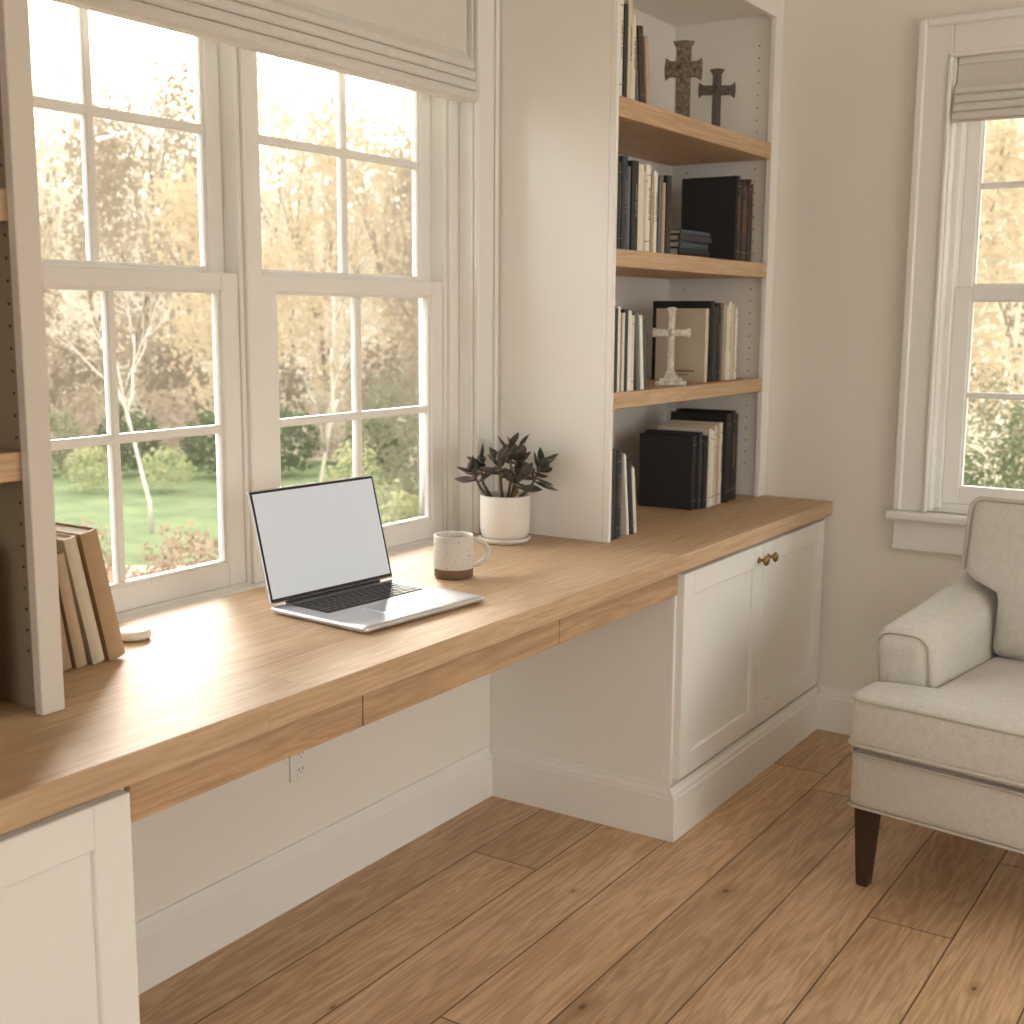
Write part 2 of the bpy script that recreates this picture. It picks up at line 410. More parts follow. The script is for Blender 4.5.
# ---------------------------------------------------------------- desk
e=empty('built_in_desk','long light oak built-in desk worktop with slim drawers','desk',(.3,2.0,0))
og=(.3,2.0,0)
MB().box((.001,-.9,ZU),(.602,YF-.001,ZT),0,.003,2).obj('worktop',M_desk,parent=e,org=og)
for a,b in ((YL+.003,1.5785),(1.5815,2.2335),(2.2365,YK-.003)):
    w=MB();w.box((.550,a,.658),(.576,b,ZU-.0015),0,.0015)
    w.box((.08,a+.02,.672),(.550,b-.02,.714),0,.001)
    w.obj('drawer',M_drawer,parent=e,org=og,label='slim oak drawer front without a handle')

# ---------------------------------------------------------------- base cabinets
def shaker(y0,y1,z0,z1,xf,fw=.06,th=.02,rec=.009):
    w=MB();x0=xf-th
    w.box((x0,y0,z0),(xf,y0+fw,z1),0,.0015,1);w.box((x0,y1-fw,z0),(xf,y1,z1),0,.0015,1)
    w.box((x0,y0+fw,z0),(xf,y1-fw,z0+fw),0,.0015,1);w.box((x0,y0+fw,z1-fw),(xf,y1-fw,z1),0,.0015,1)
    w.box((x0+.002,y0+fw-.002,z0+fw-.002),(xf-rec,y1-fw+.002,z1-fw+.002),0,0)
    return w
def knob(y,z,x,parent,og):
    M=Matrix.Translation((x,y,z))@Matrix.Rotation(rad(90),4,'Y')
    w=MB();w.lathe([(.0085,0),(.0085,.002),(.005,.005),(.0045,.013),(.009,.017),(.0145,.021),(.0150,.025),(.012,.029),(.006,.0305)],24,0,True,M)
    return w.obj('knob',M_brass,parent=parent,org=og,label='round aged brass knob')
def base_cab(y0,y1,label,doors,plinth_side,kn):
    og=(.29,(y0+y1)/2,0)
    e=empty('base_cabinet',label,'cabinet',og)
    w=MB();xf=.568
    w.box((.002,y0,.10),(.545,y0+.02,ZU-.001));w.box((.002,y1-.02,.10),(.545,y1,ZU-.001))
    w.box((.002,y0+.02,.10),(.545,y1-.02,.14));w.box((.002,y0+.02,.70),(.545,y1-.02,ZU-.001));w.box((.002,y0+.02,.14),(.02,y1-.02,.70))
    w.box((.545,y0,.10),(xf,y0+.018,ZU-.001),0,.001,1);w.box((.545,y1-.018,.10),(xf,y1,ZU-.001),0,.001,1)
    w.box((.545,y0+.018,.10),(xf,y1-.018,.158),0,0);w.box((.545,y0+.018,.712),(xf,y1-.018,ZU-.001),0,0)
    ya=y0-(.018 if plinth_side=='low' else 0);yb=y1+(.018 if plinth_side=='high' else 0)
    b0=.572
    w.extr([(b0+x,z) for x,z in prof()],'Y',ya,yb)
    if plinth_side=='low': w.extr([(y0-x,z) for x,z in prof()],'X',.002,b0)
    w.box((.3,y0,.0),(b0,y1,.10))
    w.obj('body',M_cab,parent=e,org=og)
    for (a,b,ky) in doors:
        d=shaker(a,b,.160,.710,xf+.020,.062).obj('door',M_cab,parent=e,org=og,label='white shaker door')
        if ky: k=knob(ky,.668,xf+.020,d,og)
    return e
ym=3.362
base_cab(YK,YF-.001,'white two-door shaker cabinet with brass knobs under the bookcase',[(YK+.012,ym-.002,ym-.035),(ym+.002,YF-.030,ym+.035)],'low',1)
base_cab(-.2,YL,'white shaker cabinet under the near end of the desk',[(.45,YL-.006,None),(-.18,.446,None)],None,0)

# ---------------------------------------------------------------- bookcases standing on worktop
def peg(w,x,y,z,dy,mat):
    M=Matrix.Translation((x,y,z))@Matrix.Rotation(rad(90),4,'X')
    w.lathe([(.0025,-.0006),(.0025,.0006)],8,mat,False,M)
og=(.18,3.37,ZT)
e=empty('bookcase','tall white built-in bookcase with three oak shelves','bookcase',og)
w=MB();zt=CEIL-.002
w.box((.002,YK,ZT+.001),(XV-.018,YK+.014,zt),0,0);w.box((.002,YF-.045,ZT+.001),(XV-.018,YF-.002,zt),0,0)
w.box((.002,YK+.014,ZT+.001),(.014,YF-.045,zt))
w.box((XV-.018,YK,ZT+.001),(XV,YK+.014,zt),0,.0015,1);w.box((XV-.018,YF-.062,ZT+.001),(XV,YF-.002,zt),0,.0015,1)
w.box((XV-.018,YK+.014,2.285),(XV,YF-.062,zt),0,.0015,1)
w.box((.014,YK+.014,2.30),(XV-.018,YF-.045,2.32))
w.box((XV,YK-.0,2.36),(XV+.02,YF-.002,2.40),0,.004)
for k in range(36):
    z=.88+k*.038
    if any(abs(z-s)<.035 for s in (1.14,1.505,1.88)): continue
    for x in (.31,.07): peg(w,x,YF-.0455,z,0,1)
w.obj('body',[M_cab,M_hole],parent=e,org=og)
for zs,t in ((1.905,.05),(1.53,.045),(1.162,.042)):
    MB().box((.016,YK+.0145,zs-t),(XV-.001,YF-.0635,zs),0,.002).obj('shelf',M_shelf,parent=e,org=og,label='oak shelf board')
og=(.18,.6,ZT)
e=empty('bookcase','tall shade-toned open bookcase with oak shelves beside the window','bookcase',og)
w=MB()
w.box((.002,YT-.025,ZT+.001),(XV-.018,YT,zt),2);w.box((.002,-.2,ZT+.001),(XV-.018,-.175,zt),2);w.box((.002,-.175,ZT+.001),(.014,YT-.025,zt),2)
w.box((XV-.018,YT-.040,ZT+.001),(XV,YT,zt),0,.0015,1);w.box((XV-.018,-.2,ZT+.001),(XV,-.155,zt),0,.0015,1)
w.box((XV-.018,-.155,2.285),(XV,YT-.040,zt))
for k in range(34):
    z=.86+k*.032
    if any(abs(z-s)<.03 for s in (1.14,1.505,1.88)): continue
    for x in (.325,.07): peg(w,x,YT-.0255,z,0,1)
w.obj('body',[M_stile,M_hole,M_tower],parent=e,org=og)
for zs,t in ((1.905,.05),(1.53,.045),(1.162,.042)):
    MB().box((.016,-.174,zs-t),(XV-.020,YT-.026,zs),0,.002).obj('shelf',M_shelf,parent=e,org=og,label='oak shelf board')

# ---------------------------------------------------------------- books
GOLD=plain('gilt_lettering',srgb(150,122,78),.45,.1,metal=.4)
INKD=plain('dark_lettering',srgb(116,100,84),.7)
INKL=plain('pale_lettering',srgb(140,132,120),.7)
def bookmesh(T,D,Hh,c,deco=1,split=False,covertext=False):
    """spine faces +X, at x=0; extends to -D; y 0..T; z 0..H"""
    w=MB();ct=.0028
    dark=sum(c)<330
    w.box((-D,0,0),(-.004,ct,Hh),0,.0008,1);w.box((-D,T-ct,0),(-.004,T,Hh),0,.0008,1)
    n=6;pl=[(-.006,0)]+[(-.004+.004*math.sin(math.pi*i/n),T*i/n) for i in range(n+1)]+[(-.006,T)]
    w.extr([(p[0],p[1]) for p in pl],'Z',0,Hh,0)
    pg=MB() if split else w
    pg.box((-D+.005,ct,.004),(-.006,T-ct,Hh-.004),0 if split else 1,0)
    if covertext:   # small illegible title line low on the front cover
        rr=random.Random(4)
        for z0,hh_,x0,x1 in ((Hh*.13,.007,-D*.78,-D*.22),(Hh*.085,.0035,-D*.66,-D*.34)):
            x=x0
            while x<x1:
                L=rr.uniform(.003,.006);w.box((x,-.0003,z0),(x+L,.001,z0+hh_),2);x+=L+rr.choice([.0015,.0015,.004])
    if deco and T>.014:
        im=2
        if deco in (1,2):
            for z0 in (.88,.12):
                w.box((-.002,T*.15,Hh*z0),(.0005,T*.85,Hh*z0+.0018),im)
        if deco in (2,3):
            z=Hh*.74;rr=random.Random(int(T*1e4+Hh*1e3))
            while z>Hh*.38:
                L=rr.uniform(.003,.006)
                w.box((-.002,T*.42,z-L),(.0005,T*.60,z),im);z-=L+rr.choice([.0018,.0018,.005])
    return w,pg,(GOLD if (dark and deco%2==0) else (INKL if dark else INKD))
def book(y,T,D,Hh,c,z,x=.33,tilt=0,deco=1,label=None,group=None,rz=0,ct=False):
    w,_,ink=bookmesh(T,D,Hh,c,deco,False,ct)
    o=w.obj('book',[bookmat(c),M_page,ink],loc=(x,y,z+.0005),rot=(rad(tilt),0,rad(rz)))
    o['label']=label or 'hardcover book standing upright on the shelf';o['category']='book'
    if group:o['group']=group
    return o
BK=(36,35,36);BK2=(56,54,53);NV=(48,58,70);GR=(106,108,108);CR=(226,217,199);WH=(234,230,220);TN=(186,162,132);BR=(104,74,54);TL=(72,86,92);BG=(210,197,173);DB=(72,54,44)
def cname(c):
    return {BK:'black',BK2:'charcoal',NV:'dark navy',GR:'grey',CR:'cream',WH:'off-white',TN:'tan',BR:'brown',TL:'dark teal',BG:'beige',DB:'dark brown'}.get(c,'brown')
def row(y,z,items,place,group,x=.33,gap=.0012,decos=(0,1,0,2,3,0),ctf=False):
    for i,it in enumerate(items):
        T,D,Hh,c=it[:4];tilt=it[4] if len(it)>4 else 0;dx=it[5] if len(it)>5 else 0
        book(y,T,D,Hh,c,z,x+dx-R.uniform(0,.008),tilt,deco=R.choice(decos),label='%s %s book %s'%('leaning' if tilt else 'upright',cname(c)+(' cloth' if T>.025 else ' slim'),place),group=group,ct=(ctf and i==0))
        y+=T/math.cos(rad(tilt))+gap
    return y
XL=.362
row(2.838,1.905,[(.020,.19,.215,CR),(.026,.19,.250,WH),(.014,.18,.228,BK2),(.022,.18,.240,BG),(.024,.18,.210,CR)],'on the top oak shelf','books on the top shelf',XL)
row(2.976,1.905,[(.018,.17,.215,GR,6),(.028,.17,.195,DB,6),(.018,.17,.175,TN,6)],'on the top oak shelf','books on the top shelf',XL-.01,.003)
row(2.838,1.53,[(.034,.19,.240,BK),(.018,.18,.218,BK2),(.028,.18,.235,NV),(.014,.18,.212,GR),(.036,.18,.228,BK),(.030,.18,.222,CR),(.018,.17,.206,BG),(.028,.17,.226,WH),(.016,.17,.198,TN),(.026,.17,.214,WH),(.022,.17,.205,GR),(.018,.17,.188,TN),(.030,.17,.210,BK)],'on the second oak shelf','books on the second shelf',XL)
row(3.690,1.53,[(.030,.19,.262,BK),(.020,.19,.246,BR),(.026,.19,.256,BK2),(.016,.18,.240,BR),(.020,.18,.260,DB),(.022,.18,.248,BK2)],'on the second oak shelf','dark books on the second shelf',decos=(1,2,2))
zz=1.53
for T,c,dy,rz in ((.024,BK,0,0),(.018,TL,.006,2),(.018,BK2,.002,-2),(.014,TL,.012,1)):
    w,_,ink=bookmesh(T,.17,.205,c,0)
    o=w.obj('book',[bookmat(c),M_page,ink],loc=(.335,3.275+dy,zz+T+.0006),rot=Euler((rad(-90),0,rad(rz)),'XYZ'))
    o['label']='%s book lying flat in a small stack'%cname(c);o['category']='book';o['group']='flat stack on the second shelf'
    zz+=T+.0006
row(2.838,1.162,[(.018,.18,.228,WH),(.024,.18,.218,BK2),(.018,.18,.224,WH),(.012,.17,.206,CR),(.022,.17,.216,NV),(.018,.17,.212,WH),(.018,.17,.200,CR)],'on the third oak shelf','books on the third shelf',XL)
row(2.997,1.162,[(.016,.17,.208,GR,5),(.018,.17,.200,WH,5),(.016,.17,.190,TL,5)],'on the third oak shelf','books on the third shelf',XL,.002)
row(3.500,1.162,[(.024,.170,.222,BG),(.030,.20,.245,BK),(.018,.19,.228,BK2),(.028,.19,.24,BK),(.016,.18,.222,GR),(.026,.18,.240,TN),(.022,.18,.232,CR),(.018,.18,.244,WH),(.026,.18,.238,BG),(.020,.18,.226,CR)],'on the third oak shelf','books beside the pale cross',ctf=True)
row(2.838,ZT,[(.020,.18,.250,GR),(.024,.18,.242,BK2),(.022,.18,.236,BK),(.016,.18,.226,NV)],'on the worktop in the bookcase','books leaning at worktop level',XL)
row(2.957,ZT,[(.012,.17,.225,WH,7),(.018,.17,.206,BK2,7),(.018,.17,.185,CR,7)],'on the worktop in the bookcase','books leaning at worktop level',XL,.002)
row(3.460,ZT,[(.028,.185,.228,BK,0,-.018),(.022,.19,.238,BK2,0,-.006),(.028,.19,.226,BK,0,0),(.022,.18,.246,CR),(.024,.18,.238,WH),(.020,.18,.255,BG),(.020,.18,.244,TN),(.028,.18,.258,CR),(.034,.20,.285,BK,0,.01),(.024,.20,.272,BK2),(.032,.20,.29,BK),(.024,.20,.278,BK2)],'on the worktop in the bookcase','books at worktop level',decos=(1,2,1))
row(.888,ZT,[(.05,.19,.24,DB),(.045,.18,.235,BK),(.034,.18,.245,TN),(.034,.18,.250,BG)],'on the worktop inside the near bookcase','books in the near bookcase',.336,decos=(0,))
def bigbook(y,T,D,Hh,c,x,tilt,label,deco=0,rz=0):
    e=empty('book',label,'book',(x,y,ZT+.0005),(rad(tilt),0,rad(rz)));e['group']='leaning books by the window'
    w,pg,ink=bookmesh(T,D,Hh,c,deco,True)
    w.obj('cover',[bookmat(c),M_page,ink],parent=e);pg.obj('page_block',M_page,parent=e)
bigbook(1.180,.026,.15,.175,DB,.20,9,'dark brown slim hardcover leaning beside the window')
bigbook(1.214,.024,.15,.180,CR,.20,9,'cream slim paperback leaning beside the window')
bigbook(1.247,.030,.16,.194,(168,138,104),.205,9,'light brown hardcover leaning beside the window')
bigbook(1.286,.022,.16,.200,TN,.205,10,'slim tan hardcover leaning beside the window')
bigbook(1.316,.024,.16,.226,BG,.21,12,'beige slim hardcover leaning beside the window')
bigbook(1.346,.034,.17,.232,(178,148,112),.215,12,'plain tan hardcover with pale page edges leaning beside the window')
o=MB().lathe([(.012,0),(.027,.001),(.032,.005),(.033,.010),(.031,.0155),(.026,.018),(.006,.0185)],40).obj('round_coaster',M_stonew,loc=(.125,1.468,ZT+.0005))
o['label']='small round off-white stone disc on the desk';o['category']='coaster'

# ---------------------------------------------------------------- crosses
def cross(name,h,wd,arm,th,mat,loc,rz,label,style,lift=0,basem=None,flare=1.45):
    a=arm/2;f=a*flare;cy=h*.68;hw=wd/2
    P=[(-f*1.1,lift),(f*1.1,lift),(a,lift+h*.10),(a,cy-a),(hw-h*.06,cy-a),(hw,cy-f),(hw+.003,cy),(hw,cy+f),(hw-h*.06,cy+a),(a,cy+a),(a,h-h*.07),(f,h),(0,h+.003),(-f,h),(-a,h-h*.07),(-a,cy+a),(-hw+h*.06,cy+a),(-hw,cy+f),(-hw-.003,cy),(-hw,cy-f),(-hw+h*.06,cy-a),(-a,cy-a),(-a,lift+h*.10)]
    e=empty(name,label,'cross',loc,(0,0,rad(rz)))
    w=MB();b=bmesh.new()
    F=[b.verts.new((p[0],-th/2,p[1])) for p in P];B=[b.verts.new((p[0],th/2,p[1])) for p in P];n=len(P)
    for i in range(n): b.faces.new((F[i],F[(i+1)%n],B[(i+1)%n],B[i]))
    b.faces.new(F[::-1]);b.faces.new(B);bmesh.ops.recalc_face_normals(b,faces=b.faces[:])
    bmesh.ops.bevel(b,geom=[x for x in b.edges if abs(x.verts[0].co.y-x.verts[1].co.y)<1e-6],offset=.0015,segments=2,affect='EDGES')
    w.bm(b,0)
    RM=Matrix.Rotation(rad(90),4,'X')
    if style==1:
        w.lathe([(a*.95,0),(a*.9,.004),(a*.45,.0045),(a*.3,.007)],20,0,True,Matrix.Translation((0,-th/2,cy))@RM)
        zz=lift+h*.12
        while zz<h*.95:
            if abs(zz-cy)>a*1.3:
                w.box((-a*.5,-th/2-.003,zz-.005),(a*.5,-th/2+.001,zz+.005),0,.001,1,Matrix.Translation((0,0,zz))@Matrix.Rotation(rad(45),4,'Y')@Matrix.Translation((0,0,-zz)))
            zz+=.020
        for sx in (-1,1): w.box((sx*hw*.68-.005,-th/2-.003,cy-.005),(sx*hw*.68+.005,-th/2+.001,cy+.005),0,.001,1,Matrix.Translation((sx*hw*.68,0,cy))@Matrix.Rotation(rad(45),4,'Y')@Matrix.Translation((-sx*hw*.68,0,-cy)))
    else:
        q=a*.45
        w.box((-q,-th/2-.002,lift+h*.06),(q,-th/2+.001,h*.96),0,.0005,1);w.box((-hw*.9,-th/2-.002,cy-q),(hw*.9,-th/2+.001,cy+q),0,.0005,1)
        w.lathe([(a*.9,0),(a*.9,.003),(a*.5,.0045),(a*.2,.0045)],20,0,True,Matrix.Translation((0,-th/2,cy))@RM)
    w.obj('cross_body',mat,parent=e)
    w=MB()
    if lift>0:
        w.box((-.045,-.036,0),(.045,.036,lift*.45),0,.001);w.box((-.033,-.026,lift*.45),(.033,.026,lift*.78),0,.001);w.box((-.020,-.017,lift*.78),(.020,.017,lift+.002),0,.001)
    else:
        w.box((-f*1.3,-th*.9,0),(f*1.3,th*.9,.014),0,.002)
    w.obj('base',basem or mat,parent=e)
def carved(name,c1,c2,b=.7,metal=0,r=.65):
    m,nt,bs=nm(name);v=objc(nt);n=noise(nt,v,90,4)
    nt.links.new(mixc(nt,ramp(nt,n,.35,.65),c1,c2),bs.inputs['Base Color']);bs.inputs['Roughness'].default_value=r;bs.inputs['Metallic'].default_value=metal
    bump(nt,bs,n,b,.003);return m
M_c1=carved('carved_brown',srgb(86,74,60),srgb(142,126,106))
M_c2=carved('carved_bronze',srgb(66,58,49),srgb(100,90,76),.3,0,.5)
M_c3=carved('pale_weathered_silver',srgb(186,178,158),srgb(224,218,200),.05,.1,.32)
cross('cross',.238,.104,.042,.024,M_c1,(.27,3.405,1.9055),28,'chunky carved brown wooden cross standing on the top shelf',1)
cross('cross',.185,.106,.026,.020,M_c2,(.30,3.575,1.9055),28,'small dark bronze cross with flared ends on the top shelf',0,flare=1.7)
cross('cross',.222,.106,.019,.012,M_c3,(.305,3.300,1.1625),28,'pale metal cross on a stepped base beside books',0,lift=.028,flare=1.5)

# ---------------------------------------------------------------- laptop
LW,LD=.352,.268
e=empty('laptop','open silver laptop with blank pale screen on the desk','laptop',(.342,1.914,ZT+.0005),(0,0,rad(-5)))
w=MB();w.rbox((-LD/2,-LW/2,.002),(LD/2,LW/2,.0145),.006,n=16)
for sx in (-1,1):
    for sy in (-1,1): w.lathe([(.006,0),(.006,.003)],12,1,False,Matrix.Translation((sx*LD*.42,sy*LW*.44,0)))
w.obj('base',[M_alu,M_key],parent=e)
w=MB();kx0,kx1=-.112,-.004;ky=.140
w.box((kx0,-ky,.0140),(kx1,ky,.0149),1)
rows=6;ph=(kx1-kx0-.004)/rows
for r in range(rows):
    n=14 if r<5 else 8
    widths=[1]*n
    if r==1: widths[-1]=1.5
    if r==2: widths[0]=1.5
    if r==3: widths[0]=1.8;widths[-1]=1.8
    if r==4: widths[0]=2.2;widths[-1]=2.2
    if r==5: widths=[1,1,1,1.2,5,1.2,1,1,1]
    tot=sum(widths);yy=-ky+.002;sc=(2*ky-.004)/tot
    for q in widths:
        w.box((kx0+.002+r*ph+.0012,yy+.0012,.0149),(kx0+.002+(r+1)*ph-.0012,yy+q*sc-.0012,.0162),0,.0005,1);yy+=q*sc
w.obj('keyboard',[M_key,M_well],parent=e)
MB().box((.012,-.068,.0142),(.112,.068,.0150),0,.0004,1).obj('trackpad',M_pad,parent=e)
lid=empty('screen_lid','','',(-LD/2+.004,0,.0135),(0,rad(-15),0),parent=e)
del lid['label'];del lid['category']
SH=.235
w=MB();w.rbox((-.006,-LW/2,.004),(0,LW/2,SH),.0028,n=14);w.box((-.004,-LW*.38,-.004),(.002,LW*.38,.006),1,.001,1)
w.box((-.0002,-LW/2+.003,.007),(.0008,LW/2-.003,SH-.003),1,.0003,1)
lidm=w.obj('lid_shell',[M_alu,M_bezel],parent=lid)
MB().box((.0006,-LW/2+.008,.014),(.0013,LW/2-.008,SH-.008),0).obj('display',M_disp,parent=lid,label='blank pale grey-white display')

# ---------------------------------------------------------------- mug
e=empty('mug','beige speckled ceramic mug with brown clay base','mug',(.285,2.248,ZT+.0005),(0,0,rad(52)))
r=.0445;hh=.098
w=MB()
w.lathe([(r-.005,0),(r-.002,.001),(r,.004),(r,.022)],56,1,True,cap=False)
w.lathe([(r,.022),(r+.0006,.0225),(r+.001,.026),(r+.001,hh-.002),(r-.0005,hh),(r-.003,hh-.001),(r-.0042,hh-.006),(r-.0042,.012),(r-.010,.008),(.002,.0075)],56,0,True,cap=False)
w.lathe([(.002,0.0004),(r-.005,0)],56,1,True,cap=False)
w.obj('mug_body',[M_mug,M_clay],parent=e)
pts=[]
for i in range(17):
    t=math.pi*(i/16)-math.pi/2
    pts.append((r-.001+.038*math.cos(t),0,.054+.030*math.sin(t)))
pts=[(r-.003,0,.024)]+pts+[(r-.003,0,.084)]
MB().tube(pts,.0058,10,0,M=Matrix.Diagonal((1,1.25,1,1))).obj('handle',M_mug,parent=e)

# ---------------------------------------------------------------- plant
e=empty('potted_succulent','dark-leaved succulent in a speckled white ceramic pot','potted plant',(.132,2.690,ZT+.0005))
MB().lathe([(.058,0),(.064,.002),(.068,.008),(.069,.013),(.066,.014),(.060,.010),(.004,.009)],56).obj('saucer',M_pot,parent=e)
w=MB()
w.lathe([(.046,.0095),(.053,.0105),(.060,.016),(.0635,.026),(.0648,.034),(.0655,.045),(.066,.080),(.0662,.121),(.0654,.1245),(.064,.1255),(.0622,.124),(.0617,.115),(.061,.096),(.002,.095)],72,cap=False)
w.obj('pot',M_pot,parent=e)
MB().lathe([(.0585,.096),(.05,.106),(.03,.109),(.004,.110)],40).obj('soil',M_soil,parent=e)
w=MB();ws=MB()
def leaf(w,base,dirv,L,Wd,up):
    d=Vector(dirv).normalized();s=d.cross(up)
    if s.length<1e-3: s=d.orthogonal()
    s.normalize();n=s.cross(d)
    b=bmesh.new();K=9;C=8;rings=[]
    prof_=[.22,.44,.68,.88,1.0,1.0,.88,.66,.36,.03]
    for i in range(K+1):
        t=i/K
        wd=Wd*prof_[i]
        tk=wd*.22
        c=Vector(base)+d*(L*t)+n*(L*.16*t*t)
        rings.append([b.verts.new(c+s*(wd*math.cos(2*math.pi*k/C))+n*(tk*math.sin(2*math.pi*k/C)+.22*wd*abs(math.cos(2*math.pi*k/C)))) for k in range(C)])
    for a,c2 in zip(rings[:-1],rings[1:]):
        for k in range(C): b.faces.new((a[k],a[(k+1)%C],c2[(k+1)%C],c2[k]))
    b.faces.new(rings[0][::-1]);b.faces.new(rings[-1]);bmesh.ops.recalc_face_normals(b,faces=b.faces[:])
    w.bm(b,0,True)
RP=random.Random(21)
heads=[]
HD=[(10,.012,.246),(208,.066,.210),(248,.100,.192),(288,.066,.220),(325,.104,.188),(15,.098,.204),(52,.104,.208),(92,.080,.200),(140,.060,.216),(75,.045,.238)]
for azd,rr,zz_ in HD:
    az=rad(azd+RP.uniform(-6,6))
    top=Vector((math.cos(az)*rr,math.sin(az)*rr,zz_+RP.uniform(-.006,.006)))
    base=Vector((math.cos(az)*min(.03,rr*.45),math.sin(az)*min(.03,rr*.45),.104))
    mid=(base+top)/2+Vector((math.cos(az)*.010,math.sin(az)*.010,-.004))
    ws.tube([base,mid,top],[.0045,.0038,.003],7)
    heads.append((top,az,rr,base,mid))
for top,az,rr,base,mid in heads:
    tilt=min(.7,rr*6)
    axis=(Vector((math.cos(az)*tilt,math.sin(az)*tilt,1))).normalized()
    u=axis.orthogonal().normalized();v=axis.cross(u)
    for j in range(6):
        a=j*2.399+RP.uniform(-.35,.35);el=.0+.90*(j/5)
        d=(u*math.cos(a)+v*math.sin(a))*math.cos(el)+axis*math.sin(el)
        p=top-(top-mid)*(.7*(1-j/5.))
        q=p+d*.062
        if q.x<-.122 or q.y>.126: continue
        leaf(w,p+d*.002,d,RP.uniform(.050,.066)*(1.05-.28*j/5),.0165,axis)
w.obj('leaves',M_suc,parent=e);ws.obj('stems',M_stem,parent=e)

# ---------------------------------------------------------------- wall outlet
e=empty('electrical_outlet','white duplex wall outlet under the desk','outlet',(.0,2.030,.338))
MB().box((.0003,-.033,-.044),(.005,.033,.044),0,.002,2).obj('cover_plate',M_white,parent=e)
w=MB()
for s in (-1,1):
    w.box((.0045,-.013,s*.019-.012),(.0062,.013,s*.019+.012),0,.001)
    w.box((.006,-.007,s*.019-.003),(.0065,-.005,s*.019+.005),1);w.box((.006,.005,s*.019-.003),(.0065,.007,s*.019+.005),1);w.box((.006,-.0015,s*.019-.009),(.0065,.0015,s*.019-.006),1)
w.obj('receptacle',[M_white,M_dark],parent=e)

# ---------------------------------------------------------------- armchair
e=empty('armchair','beige linen armchair with piped T-shaped seat cushion and dark legs','armchair',(1.467,3.115,0),(0,0,rad(-7.4)))
HW=.39;FY=-.37;BY=.46;AW=.146
def pipe_rect(w,x0,x1,y0,y1,z,r,rad_=.0045,n=6,mat=1):
    pts=[]
    for cx,cy,a0 in ((x1-r,y1-r,0),(x0+r,y1-r,90),(x0+r,y0+r,180),(x1-r,y0+r,270)):
        for i in range(n+1):
            a=rad(a0+90*i/n);pts.append((cx+r*math.cos(a),cy+r*math.sin(a),z))
    w.tube(pts,rad_,8,mat,True)
w=MB();w.rbox((-HW+.005,FY+.02,.20),(HW-.005,BY-.05,.345),.018,(0,.004,0))
pipe_rect(w,-HW+.004,HW-.004,FY+.018,BY-.05,.337,.02)
pipe_rect(w,-HW+.004,HW-.004,FY+.018,BY-.05,.205,.02,.0035)
w.obj('seat_frame',[M_linen,M_linen2],parent=e)
AF=-.215
w=MB()
cy0=(FY+.22)/2
def tfn(o,h):
    y=o[1]+cy0
    t=max(0,min(1,(y-(AF-.035))/.03));t=t*t*(3-2*t)
    o[0]*=1-t*(AW-.004)/HW
    return o
w.rbox((-HW,FY,.348),(HW,.22,.492),.030,(.0,.004,.016),n=44,fn=tfn)
for z in (.364,.476):
    pts=[]
    r=.035
    def arc(cx,cy,r,a0,a1,n=6): return [(cx+r*math.cos(rad(a0+(a1-a0)*i/n)),cy+r*math.sin(rad(a0+(a1-a0)*i/n)),z) for i in range(n+1)]
    H2=HW+.001;ai=HW-AW+.006
    pts+=arc(H2-r,FY-.001+r,r,-90,0);pts+=arc(H2-.025,AF-.030,.025,0,80);pts+=[(ai,.0,z)]
    pts+=[(ai,.21,z),(-ai,.21,z),(-ai,.0,z)];pts+=arc(-H2+.025,AF-.030,.025,100,180);pts+=arc(-H2+r,FY-.001+r,r,180,270)
    w.tube(pts,.0046,8,1,True)
w.obj('seat_cushion',[M_linen,M_linen2],parent=e)
for sx in (-1,1):
    w=MB();xa,xb=(-HW-.006,-HW+AW) if sx<0 else (HW-AW,HW+.006)
    def slope(o,h):
        t=(o[1]+h[1])/(2*h[1]);zt_=(o[2]+h[2])/(2*h[2])
        o[2]+=zt_*(.045*t*t+.026*t)
        o[0]+=sx*.016*zt_**3
        return o
    w.rbox((xa,AF,.335),(xb,.40,.616),.048,(.003,.003,.008),n=22,fn=slope)
    cx=(xa+xb)/2;hx=(xb-xa)/2;pp=[]
    for i in range(21):
        a=math.pi*i/20;c=math.cos(a);s_=math.sin(a)
        px=cx+hx*.90*(abs(c)**.6)*(1 if c>0 else -1)+sx*.014;pz=.560+.046*(abs(s_)**.8)
        pp.append((px,AF+.011,pz))
    pp=[(cx+hx*.95,AF+.007,.36),(cx+hx*.95+sx*.003,AF+.006,.46)]+pp+[(cx-hx*.95+sx*.003,AF+.006,.46),(cx-hx*.95,AF+.007,.36)]
    w.tube(pp,.0034,8,1)
    w.obj('armrest',[M_linen,M_linen2],parent=e)
tiltM=Matrix.Translation((0,.30,.34))@Matrix.Rotation(rad(-10),4,'X')@Matrix.Translation((0,-.30,-.34))
w=MB();w.rbox((-HW+.000,.27,.30),(HW-.000,.39,.855),.040,(0,.01,.006),M=tiltM)
w.obj('backrest',[M_linen,M_linen2],parent=e)
w=MB();cm=Matrix.Translation((0,.155,.496))@Matrix.Rotation(rad(-10),4,'X')
CWX=HW-.050
def notch(o,h):
    t=max(0,min(1,(o[2]+h[2]-.155)/.05));t=t*t*(3-2*t)
    o[0]*=(1-t)*((HW-AW)/CWX)+t
    return o
w.rbox((-CWX,-.02,0),(CWX,.135,.402),.032,(.0,.034,.008),M=cm,n=24,fn=notch)
